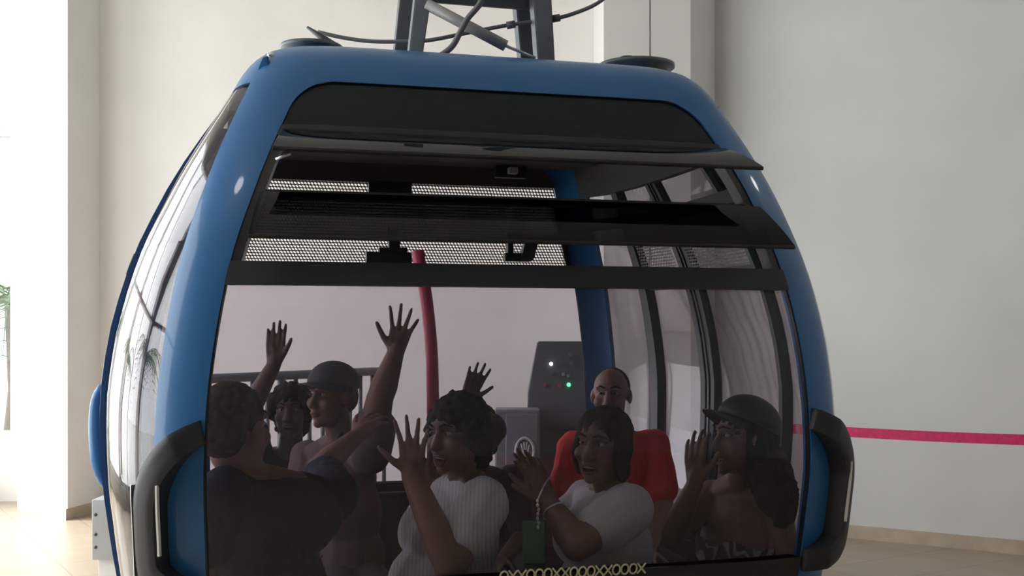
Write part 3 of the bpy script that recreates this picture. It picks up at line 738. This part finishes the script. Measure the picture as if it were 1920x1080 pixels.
def person(label, head, fd, neck, shA, shB, hips, armA, armB, legdir, shirt, skin=SKIN, hair='short', hairm=HAIR, pitch=0., roll=0., k=1., bust=0., sleeve=.62, low=0., mouth='closed', cap=None, hs=1., group=None, beard=False):
    head, neck, shA, shB, hips = map(Vector, (head, neck, shA, shB, hips))
    root = empty('person', (hips.x, hips.y, 0)); inv = Matrix.Translation(-root.location)
    tag(root, label, 'person', group)
    def put(name, me, m, par=None):
        if par is None: me.transform(inv)
        else: me.transform(inv)
        return link(name, me, m, par or root, True)
    # ---- head frame
    fdv = Vector(fd); fdv.z = 0; fdv.normalize()
    back = -fdv; right = back.cross(Vector((0, 0, 1))).normalized()
    R = Matrix((( right.x, back.x, 0), (right.y, back.y, 0), (0, 0, 1))).to_4x4()
    HM = Matrix.Translation(head) @ R @ Matrix.Rotation(pitch, 4, 'X') @ Matrix.Rotation(roll, 4, 'Y') @ Matrix.Scale(hs, 4)
    H = lambda x, y, z: HM @ Vector((x, y, z))
    HB = tuple((HM.to_3x3() @ Vector(v)) for v in ((1, 0, 0), (0, 1, 0), (0, 0, 1)))
    hb = lambda bm, c, r: ell(bm, H(*c), r, HB)
    bm = bmesh.new()
    hb(bm, (0, .012, .03), (.074, .092, .085)); hb(bm, (0, -.028, -.03), (.063, .060, .085)); hb(bm, (0, -.036, -.073), (.050, .045, .036)); hb(bm, (0, -.070, -.097), (.021, .018, .018))
    rc(bm, H(0, -.084, .016), H(0, -.1015, -.026), .0095*hs, .0145*hs)
    for s in (-1, 1):
        hb(bm, (s*.014, -.094, -.030), (.0095, .011, .009)); hb(bm, (s*.037, -.060, -.022), (.027, .026, .026)); hb(bm, (s*.077, .006, -.004), (.010, .021, .031))
        rc(bm, H(s*.008, -.084, .034), H(s*.045, -.068, .033), .010*hs, .009*hs)
    if mouth == 'closed': hb(bm, (0, -.088, -.056), (.024, .010, .007)); hb(bm, (0, -.086, -.067), (.020, .010, .007))
    else: hb(bm, (0, -.086, -.053), (.027, .010, .007)); hb(bm, (0, -.078, -.078), (.022, .010, .008))
    rc(bm, neck-Vector((0, 0, .03)), H(0, .018, -.055), .056*k, .052*hs)
    # ---- torso frame
    up = (neck-hips).normalized(); rx = (shB-shA); half = rx.length/2; rx.normalize(); rx = (rx-up*rx.dot(up)).normalized(); fw = up.cross(rx)
    TBs = (rx, fw, up); T = (neck-hips).length
    mid = (shA+shB)/2
    tors = [(mid-up*.085, (max(half*.92, .14*k), .105*k, .115)), (hips+up*T*.56, (.152*k, .112*k, .15)), (hips+up*T*.30, (.150*k, .118*k+low, .15)), (hips+up*.04, (.172*k, .130*k, .13))]
    if bust:
        ld = Vector(legdir).normalized()
        for s in (-1, 1): tors.append((hips+up*T*.62+ld*.085*k+rx*(s*.07), (bust, bust*.8, bust)))
    for c, r in tors: ell(bm, c, r, TBs)
    arms = []
    for sh, arm in ((shA, armA), (shB, armB)):
        ell(bm, sh, .060*k); rc(bm, sh-up*.005, neck-up*.02, .050*k, .052*k)
        el, wr = Vector(arm['el']), Vector(arm['wr']); ak = arm.get('k', 1.)*k
        rc(bm, sh, el, .053*ak, .041*ak); m_ = el.lerp(wr, .3); rc(bm, el, m_, .040*ak, .041*ak); rc(bm, m_, wr, .041*ak, .0265*ak)
        hf = arm.get('f', wr-el)
        rc(bm, wr, wr+nrmz(hf)*.02, .0265*ak, .025*ak)
        hand(bm, wr, hf, arm.get('l', rx), arm.get('n', fw), arm.get('s', 1.), arm.get('spread', .12), arm.get('curl', .3), arm.get('thumb', .75))
        arms.append((sh, el, wr, ak))
    ld = Vector(legdir).normalized(); legs = []
    for s in (-1, 1):
        hp = hips+rx*(s*.085*k)+Vector((0, 0, -.01)); hp.z = max(hp.z, .52); kn = hp+ld*.40+rx*(s*.02); kn.z = .53; an = kn+Vector((0, 0, -.36))-ld*.05; an.z = .20
        rc(bm, hp, kn, .082*k, .058*k); rc(bm, kn, an, .053, .038); rc(bm, an-Vector((0, 0, .03)), an+ld*.13-Vector((0, 0, .035)), .035, .026); legs.append((hp, kn, an))
    me = bake(bm, .0052, 3)
    HI = HM.inverted()
    for v in me.vertices:                            # face sculpting: sockets and mouth
        p = HI @ v.co
        if abs(p.x) < .09 and -.13 < p.y < -.03 and -.13 < p.z < .13:
            d = 0
            for s in (-1, 1): d += .009*math.exp(-(((p.x-s*.031)/.017)**2+((p.z-.016)/.012)**2))
            if mouth == 'closed': d += .005*math.exp(-((p.x/.024)**2+((p.z+.0615)/.0035)**2))
            else: d += .024*math.exp(-((p.x/.019)**4+((p.z+.066)/(.0085 if mouth == 'smile' else .014))**4))
            v.co = HM @ (p+Vector((0, d, 0)))
    body = put('body', me, skin)
    # ---- eyes, brows, mouth
    for s in (-1, 1):
        bm = bmesh.new(); hb(bm, (s*.031, -.0735, .014), (.0115, .0105, .0060))
        me = bpy.data.meshes.new('eye'); bm.to_mesh(me); bm.free(); ey = put('eye', me, EYEW)
        bm = bmesh.new(); hb(bm, (s*.031-.002*s, -.0805, .0142), (.0056, .0045, .0050))
        me = bpy.data.meshes.new('iris'); bm.to_mesh(me); bm.free(); put('iris', me, EYED, ey)
    bm = bmesh.new()
    for s in (-1, 1): tube(bm, [H(s*.012, -.094, .036), H(s*.03, -.090, .043), H(s*.05, -.074, .036)], [.003*hs, .004*hs, .002*hs], 6)
    me = bpy.data.meshes.new('eyebrows'); bm.to_mesh(me); bm.free(); put('eyebrows', me, hairm)
    bm = bmesh.new()
    if mouth == 'closed':
        tube(bm, [H(-.024, -.086, -.060), H(-.01, -.0975, -.056), H(.01, -.0975, -.056), H(.024, -.086, -.060)], [.001, .0042, .0042, .001], 6); tube(bm, [H(-.022, -.086, -.063), H(0, -.096, -.068), H(.022, -.086, -.063)], [.001, .005, .001], 6)
    else:
        zl = -.078 if mouth == 'smile' else -.084
        tube(bm, [H(-.027, -.080, -.061), H(-.012, -.093, -.054), H(.012, -.093, -.054), H(.027, -.080, -.061)], [.002, .0045, .0045, .002], 6); tube(bm, [H(-.026, -.080, -.063), H(-.012, -.086, zl), H(.012, -.086, zl), H(.026, -.080, -.063)], [.002, .005, .005, .002], 6)
    me = bpy.data.meshes.new('lips'); bm.to_mesh(me); bm.free(); put('lips', me, LIP)
    if mouth != 'closed':
        bm = bmesh.new(); tube(bm, [H(-.020, -.079, -.0605), H(0, -.087, -.0585), H(.020, -.079, -.0605)], [.0035, .005, .0035], 8); me = bpy.data.meshes.new('teeth'); bm.to_mesh(me); bm.free(); put('teeth', me, TEETH)
    # ---- clothing
    bm = bmesh.new(); g = .013
    for c, r in tors: ell(bm, c, tuple(x+g for x in r), TBs)
    for sh, el, wr, ak in arms:
        if sleeve > 0:
            ell(bm, sh, .060*k+g); rc(bm, sh-up*.010, neck-up*.052, .050*k+g, .048*k+g); e = sh.lerp(el, sleeve); rc(bm, sh, e, .053*ak+g+.004, .050*ak+g+.006)
        elif sleeve == 0: rc(bm, sh.lerp(neck, .35)-up*.02, neck.lerp(sh, .35)-up*.05, .045*k+g, .045*k+g)
    me = bake(bm, .0065, 4)
    me.update()
    top = None
    vn = [v.normal.copy() for v in me.vertices]
    for v, n_ in zip(me.vertices, vn):
        p = v.co
        q = Vector((p.dot(rx)*9, p.dot(fw)*9, p.dot(up)*3.2))
        a = noise.noise(q*1.6+Vector((k*3, 0, 0))); b_ = noise.noise(Vector((q.x*2.6, q.y*2.6, q.z*3+q.x)))
        v.co = p+n_*(.009*(abs(a)-.2)+.0035*b_+.002)
    if sleeve < 0:                                   # strapless top: cut off the upper back
        bm = bmesh.new(); bm.from_mesh(me); lim = T*(.60)
        bmesh.ops.delete(bm, geom=[v for v in bm.verts if (v.co-hips).dot(up) > lim+.012*math.sin((v.co-hips).dot(rx)*40)], context='VERTS'); bm.to_mesh(me); bm.free()
    put('shirt', me, shirt)
    bm = bmesh.new(); ell(bm, hips+up*.02, (.172*k+.004, .130*k+.004, .11), TBs)
    for hp, kn, an in legs: rc(bm, hp, kn, .082*k+.012, .058*k+.014); rc(bm, kn, an, .053+.014, .05)
    me = bake(bm, .011, 3); put('trousers', me, TROUS)
    for hp, kn, an in legs:
        bm = bmesh.new(); rc(bm, an-Vector((0, 0, .035)), an+ld*.14-Vector((0, 0, .038)), .045, .036); me = bpy.data.meshes.new('shoe'); bm.to_mesh(me); bm.free(); put('shoe', me, SHOE)
    # ---- hair
    bm = bmesh.new(); vx = .006
    if hair == 'buzz': hb(bm, (0, .022, .034), (.0765, .089, .0835))
    elif hair == 'short':
        hb(bm, (0, .022, .046), (.082, .092, .080)); hb(bm, (0, .060, .00), (.070, .050, .065))
    elif hair == 'curly':
        hb(bm, (0, .020, .054), (.092, .100, .080)); hb(bm, (0, .055, -.005), (.094, .070, .085)); hb(bm, (0, .062, -.07), (.078, .05, .06))
        for s in (-1, 1): hb(bm, (s*.080, -.004, .018), (.024, .045, .06))
    elif hair == 'bob':
        hb(bm, (0, .022, .050), (.088, .096, .080)); hb(bm, (0, .050, -.01), (.088, .062, .09)); hb(bm, (0, .055, -.08), (.08, .045, .06))
        for s in (-1, 1): hb(bm, (s*.074, .000, -.02), (.02, .04, .085))
    elif hair == 'long':
        hb(bm, (0, .022, .048), (.086, .096, .080)); hb(bm, (0, .06, -.02), (.085, .06, .09))
        for s in (-1, 1): hb(bm, (s*.068, .02, -.03), (.024, .045, .09))
        cur = H(0, .075, -.08); 
        for (px, py, d, r) in hairpts: 
            nx = P(px, py, d); rc(bm, cur, nx, .075, r); cur = nx
    me = bake(bm, vx, 2)
    vn = [v.normal.copy() for v in me.vertices]
    amp = {'buzz': .001, 'short': .005, 'curly': .012, 'bob': .007, 'long': .010}[hair]
    for v, n_ in zip(me.vertices, vn):
        p = v.co; st = .35 if hair in ('long', 'bob') else 1
        v.co = p+n_*amp*(noise.noise(Vector((p.x*45, p.y*45, p.z*45*st)))+.5*noise.noise(p*110))
    put('hair', me, hairm)
    if beard:
        bm = bmesh.new(); hb(bm, (0, -.066, -.094), (.030, .025, .024)); hb(bm, (0, -.088, -.081), (.018, .010, .014))
        for s in (-1, 1): rc(bm, H(s*.024, -.085, -.075), H(s*.018, -.090, -.048), .006, .005); rc(bm, H(s*.018, -.090, -.048), H(s*.003, -.096, -.044), .005, .005); rc(bm, H(s*.028, -.068, -.09), H(s*.052, -.03, -.065), .011, .007)
        me = bake(bm, .004, 1); put('beard', me, hairm)
    # ---- cap
    if cap:
        col, brim_dir = cap
        b2 = bmesh.new(); bmesh.ops.create_uvsphere(b2, u_segments=32, v_segments=20, radius=1)
        bmesh.ops.delete(b2, geom=[v for v in b2.verts if v.co.z < -.12], context='VERTS')
        for v in b2.verts:
            z = v.co.z; v.co = Vector((v.co.x*.090, v.co.y*.108, .030+(abs(z)**.9*math.copysign(1, z))*.092))
        CT = Matrix.Translation((0, .008, .016)) @ Matrix.Rotation(-cap[1], 4, 'X')
        b2.transform(HM @ CT); me = bpy.data.meshes.new('cap'); b2.to_mesh(me); b2.free()
        c = put('cap', me, col); md = c.modifiers.new('t', 'SOLIDIFY'); md.thickness = .004; md.offset = 1
        rows = [[], []]
        for i in range(9):
            t = i/8; o, n2 = [], []
            for j in range(17):
                a = -1.15+2.3*j/16
                bx_, by_ = math.sin(a)*.088, -math.cos(a)*.105+.012
                ex_ = .075*t*max(0, math.cos(a*1.2))**.6
                p = Vector((bx_*(1-.05*t), by_-ex_, .034-.016*t-.022*(bx_/.088)**2*(.4+.6*t)))
                Rz = Matrix.Rotation(0, 4, 'Z')
                o.append(inv @ (HM @ CT @ (Rz @ p))); n2.append(inv @ (HM @ CT @ (Rz @ (p-Vector((0, 0, .004))))))
            rows[0].append(o); rows[1].append(n2)
        shell('brim', rows, 0, col, c)
    return root

up_ = Vector((0, 0, 1)); cam_n = Vector((0, -1, 0))
hairpts = []
NAVY = cloth('navy_cotton', (.014, .022, .045)); DUSK = cloth('dusty_rose_cotton', (.17, .115, .11)); WHITES = cloth('white_pleated_cotton', (.60, .60, .60), 'stripe', (.50, .50, .51)); RED = cloth('bright_red_cotton', (.80, .03, .05)); WHITE2 = cloth('white_cotton', (.56, .55, .55)); SWIRL = cloth('black_swirl_print', (.022, .022, .022), 'swirl', (.34, .32, .32)); CHAR = cloth('charcoal_cotton', (.05, .05, .055)); PLUM = cloth('dark_plum_cotton', (.07, .05, .06))
CAPG = mat('grey_cap_cloth', (.10, .11, .13), .8, bump=.2); CAPB = mat('black_cap_cloth', (.012, .014, .018), .55, bump=.1)
# 1 front left, seen from behind
p1 = person('person in navy top seen from behind at the left of the front bench', P(440, 807, 3.30), (.35, .93, 0), P(478, 888, 3.36), P(420, 925, 3.22), P(625, 930, 3.48), P(525, 1195, 3.42),
  dict(el=P(395, 1075, 3.32), wr=P(470, 1130, 3.6), f=(.3, 1, -.2), n=(0, 0, -1), l=(1, 0, 0)), dict(el=P(600, 878, 3.75), wr=P(668, 818, 3.98), f=(.5, .6, .5), n=(0, 0, -1), l=(-1, 0, 0), curl=.7),
  VX, NAVY, SKIN2, 'short', HAIRT, k=1.08, hs=1.17, roll=.0)
# 2 rear left, dark silhouette with raised right hand
p2 = person('person with dark cropped hair on rear bench raising a flat open hand', P(545, 772, 4.72), (.05, -1, 0), P(545, 845, 4.76), P(480, 862, 4.78), P(632, 862, 4.80), P(550, 1110, 4.82),
  dict(el=P(462, 778, 4.52), wr=P(514, 684, 4.55), f=(.07, 0, 1), l=(1, 0, 0), n=cam_n, spread=.07, curl=.06, thumb=.55, s=1.0, k=1.15), dict(el=P(645, 965, 4.7), wr=P(620, 1040, 4.5), f=(-.3, -1, 0), n=(0, 0, -1)),
  -VX, CHAR, SKIN3, 'curly', HAIR, k=.95, hs=.93, mouth='smile')
# 3 grey cap, left hand raised
p3 = person('person in grey cap and dusty rose shirt waving a spread hand', P(622, 745, 4.34), (-.62, -.78, 0), P(640, 815, 4.38), P(578, 858, 4.5), P(692, 850, 4.32), P(655, 1135, 4.45),
  dict(el=P(560, 950, 4.35), wr=P(570, 1020, 4.1), f=(0, -1, 0), n=(0, 0, -1)), dict(el=P(712, 748, 4.18), wr=P(741, 664, 4.2), f=(.24, 0, 1), l=(-1, 0, .1), n=cam_n, spread=.34, curl=.08, thumb=.85, s=1.05, k=1.28),
  -VX, DUSK, SKIN, 'short', HAIRG, k=.98, cap=(CAPG, .16), mouth='closed', sleeve=.5)
bm = bmesh.new(); pts = [P(640, 812, 4.20), P(625, 850, 4.17), P(605, 905, 4.2), P(600, 960, 4.22)]; tube(bm, spline(pts, 5), .012, 8)
me = bpy.data.meshes.new('shoulder_strap'); bm.to_mesh(me); bm.free(); me.transform(Matrix.Translation(-p3.location)); link('shoulder_strap', me, BLACK, p3)
# 4 white pleated shirt, laughing
p4 = person('laughing person in white pleated shirt holding up one hand on front bench', P(856, 815, 3.48), (-.62, -.78, 0), P(878, 890, 3.55), P(905, 945, 3.38), P(835, 925, 3.78), P(818, 1190, 3.52),
  dict(el=P(845, 1062, 3.22), wr=P(772, 892, 3.30), f=(.02, 0, 1), l=(-1, 0, .1), n=cam_n, spread=.28, curl=.2, thumb=1.0, k=1.12), dict(el=P(770, 1010, 3.85), wr=P(800, 920, 3.75), f=(.2, -.1, 1), l=(1, 0, 0), n=(-1, 0, 0)),
  VX*.6-UX, WHITES, SKIN, 'curly', HAIR, k=1.08, bust=.085, low=.045, mouth='open', sleeve=.55, pitch=.05)
# 5 behind them, only the waving hand clear
p5 = person('person on rear bench behind the white pleated shirt, dark sleeve and hand raised', P(895, 810, 4.72), (0, -1, 0), P(895, 880, 4.76), P(830, 895, 4.78), P(962, 900, 4.80), P(900, 1110, 4.84),
  dict(el=P(925, 800, 4.42), wr=P(874, 752, 4.40), f=(.38, 0, .92), l=(.92, 0, -.38), n=cam_n, spread=.17, curl=.06, thumb=.75, s=.92), dict(el=P(985, 1000, 4.7), wr=P(940, 1050, 4.5), f=(-.3, -1, 0), n=(0, 0, -1)),
  -VX, PLUM, SKIN3, 'bob', HAIR, k=.92, hs=.95, sleeve=.95)
# 6 red shirt
p6 = person('balding person in bright red shirt on rear bench by the blue pillar', P(1146, 742, 4.72), (-.25, -1, 0), P(1148, 812, 4.76), P(1078, 842, 4.74), P(1224, 838, 4.80), P(1150, 1105, 4.84),
  dict(el=P(1056, 945, 4.64), wr=P(1090, 1030, 4.45), f=(.2, -1, 0), n=(0, 0, -1)), dict(el=P(1244, 945, 4.7), wr=P(1215, 1035, 4.5), f=(-.2, -1, 0), n=(0, 0, -1)),
  -VX, RED, SKIN2, 'buzz', HAIRB, beard=True, k=1.06, hs=1.02, sleeve=.75)
# 7 white shirt, smiling, clapping
p7 = person('smiling person in plain white shirt clapping in front of the red shirt', P(1128, 836, 3.58), (-.50, -.86, 0), P(1150, 908, 3.66), P(1178, 955, 3.50), P(1098, 942, 3.88), P(1135, 1185, 3.62),
  dict(el=P(1082, 1022, 3.36), wr=P(1030, 945, 3.46), f=(-.45, .1, 1), l=(-.8, -.5, 0), n=(.2, 1, 0), curl=.3, spread=.14, k=1.15), dict(el=P(1035, 1000, 3.84), wr=P(1012, 935, 3.66), f=(-.3, 0, 1), l=(-.6, .6, 0), n=(0, -1, 0), curl=.3),
  VX*.6-UX, WHITE2, SKIN, 'bob', HAIRB, k=1.06, bust=.08, low=.02, mouth='smile', sleeve=.52, roll=.06)
bm = bmesh.new(); w = P(1030, 945, 3.46); d = nrmz(P(1030, 945, 3.46)-P(1082, 1022, 3.36)); x, y = frame_of(d)
tube(bm, [w-d*.03+x*.036*math.cos(2*PI*i/20)+y*.036*math.sin(2*PI*i/20) for i in range(21)], .005, 8); me = bpy.data.meshes.new('bracelet'); bm.to_mesh(me); bm.free(); me.transform(Matrix.Translation(-p7.location)); link('bracelet', me, SILVER, p7)
# 8 black cap, long hair
hairpts = [(1440, 890, 3.62, .072), (1458, 930, 3.60, .062), (1468, 965, 3.60, .04)]
p8 = person('person in black cap with long dark hair and patterned top, right end', P(1393, 822, 3.68), (-.95, -.32, 0), P(1392, 895, 3.76), P(1335, 932, 3.84), P(1452, 940, 3.68), P(1390, 1185, 3.74),
  dict(el=P(1262, 1000, 3.70), wr=P(1304, 905, 3.62), f=(.0, .1, 1), l=(.7, -.6, 0), n=(1, .3, 0), curl=.5, spread=.1), dict(el=P(1478, 1050, 3.62), wr=P(1400, 1075, 3.95), f=(-1, .5, .1), l=(0, 0, 1), n=(0, 1, 0)),
  VX*.75-UX*.66, SWIRL, SKIN, 'long', HAIR, k=1.0, sleeve=-1, cap=(CAPB, .42), mouth='smile', hs=1.02)
# green pouch on a chain hanging at the white shirt's hands
gp = P(1001, 975, 3.32); gpo = empty('badge_pouch', gp); tag(gpo, 'green badge pouch on a silver chain hanging beside the clapping hands', 'pouch')
GRN = mat('green_plastic', (.03, .19, .075), .4)
bx('pouch', (-.034, -.006, -.128), (.032, .006, -.003), GRN, gpo, .004); bx('pouch_base', (-.030, -.008, -.142), (.034, .008, -.128), BLACK, gpo, .003)
bm = bmesh.new()
for i in range(7): ell(bm, (.012+.002*math.sin(i*2), -.010, -.02+i*.013), (.0045, .004, .0065))
tube(bm, [(.012, -.008, .06), (.03, .02, .10), (.05, .06, .12)], .003, 6); obj('chain', bm, SILVER, gpo, True)

# ================================================================== LIGHT
w = bpy.data.worlds.new('sky'); sc.world = w; w.use_nodes = True; bg = w.node_tree.nodes['Background']
bg.inputs['Color'].default_value = (.965, .985, 1.0, 1); bg.inputs['Strength'].default_value = 7.5
sd = bpy.data.lights.new('sun', 'SUN'); sd.energy = 10.0; sd.angle = math.radians(30); so = bpy.data.objects.new('sun', sd); COL.objects.link(so)
so.rotation_euler = Vector((.55, -.10, -.83)).to_track_quat('-Z', 'Y').to_euler()
# daylight portals in the real openings
for i, (a, b_) in enumerate(ops):
    ad = bpy.data.lights.new('portal', 'AREA'); ad.shape = 'RECTANGLE'; ad.size = 4.65; ad.size_y = b_-a; ad.cycles.is_portal = True
    ao = bpy.data.objects.new('portal', ad); COL.objects.link(ao); ao.location = (WL-.22, (a+b_)/2, 2.57); ao.rotation_euler = (0, -PI/2, 0)
sc.cycles.max_bounces = 10; sc.cycles.transparent_max_bounces = 24; sc.cycles.diffuse_bounces = 5
sc.cycles.use_denoising = True
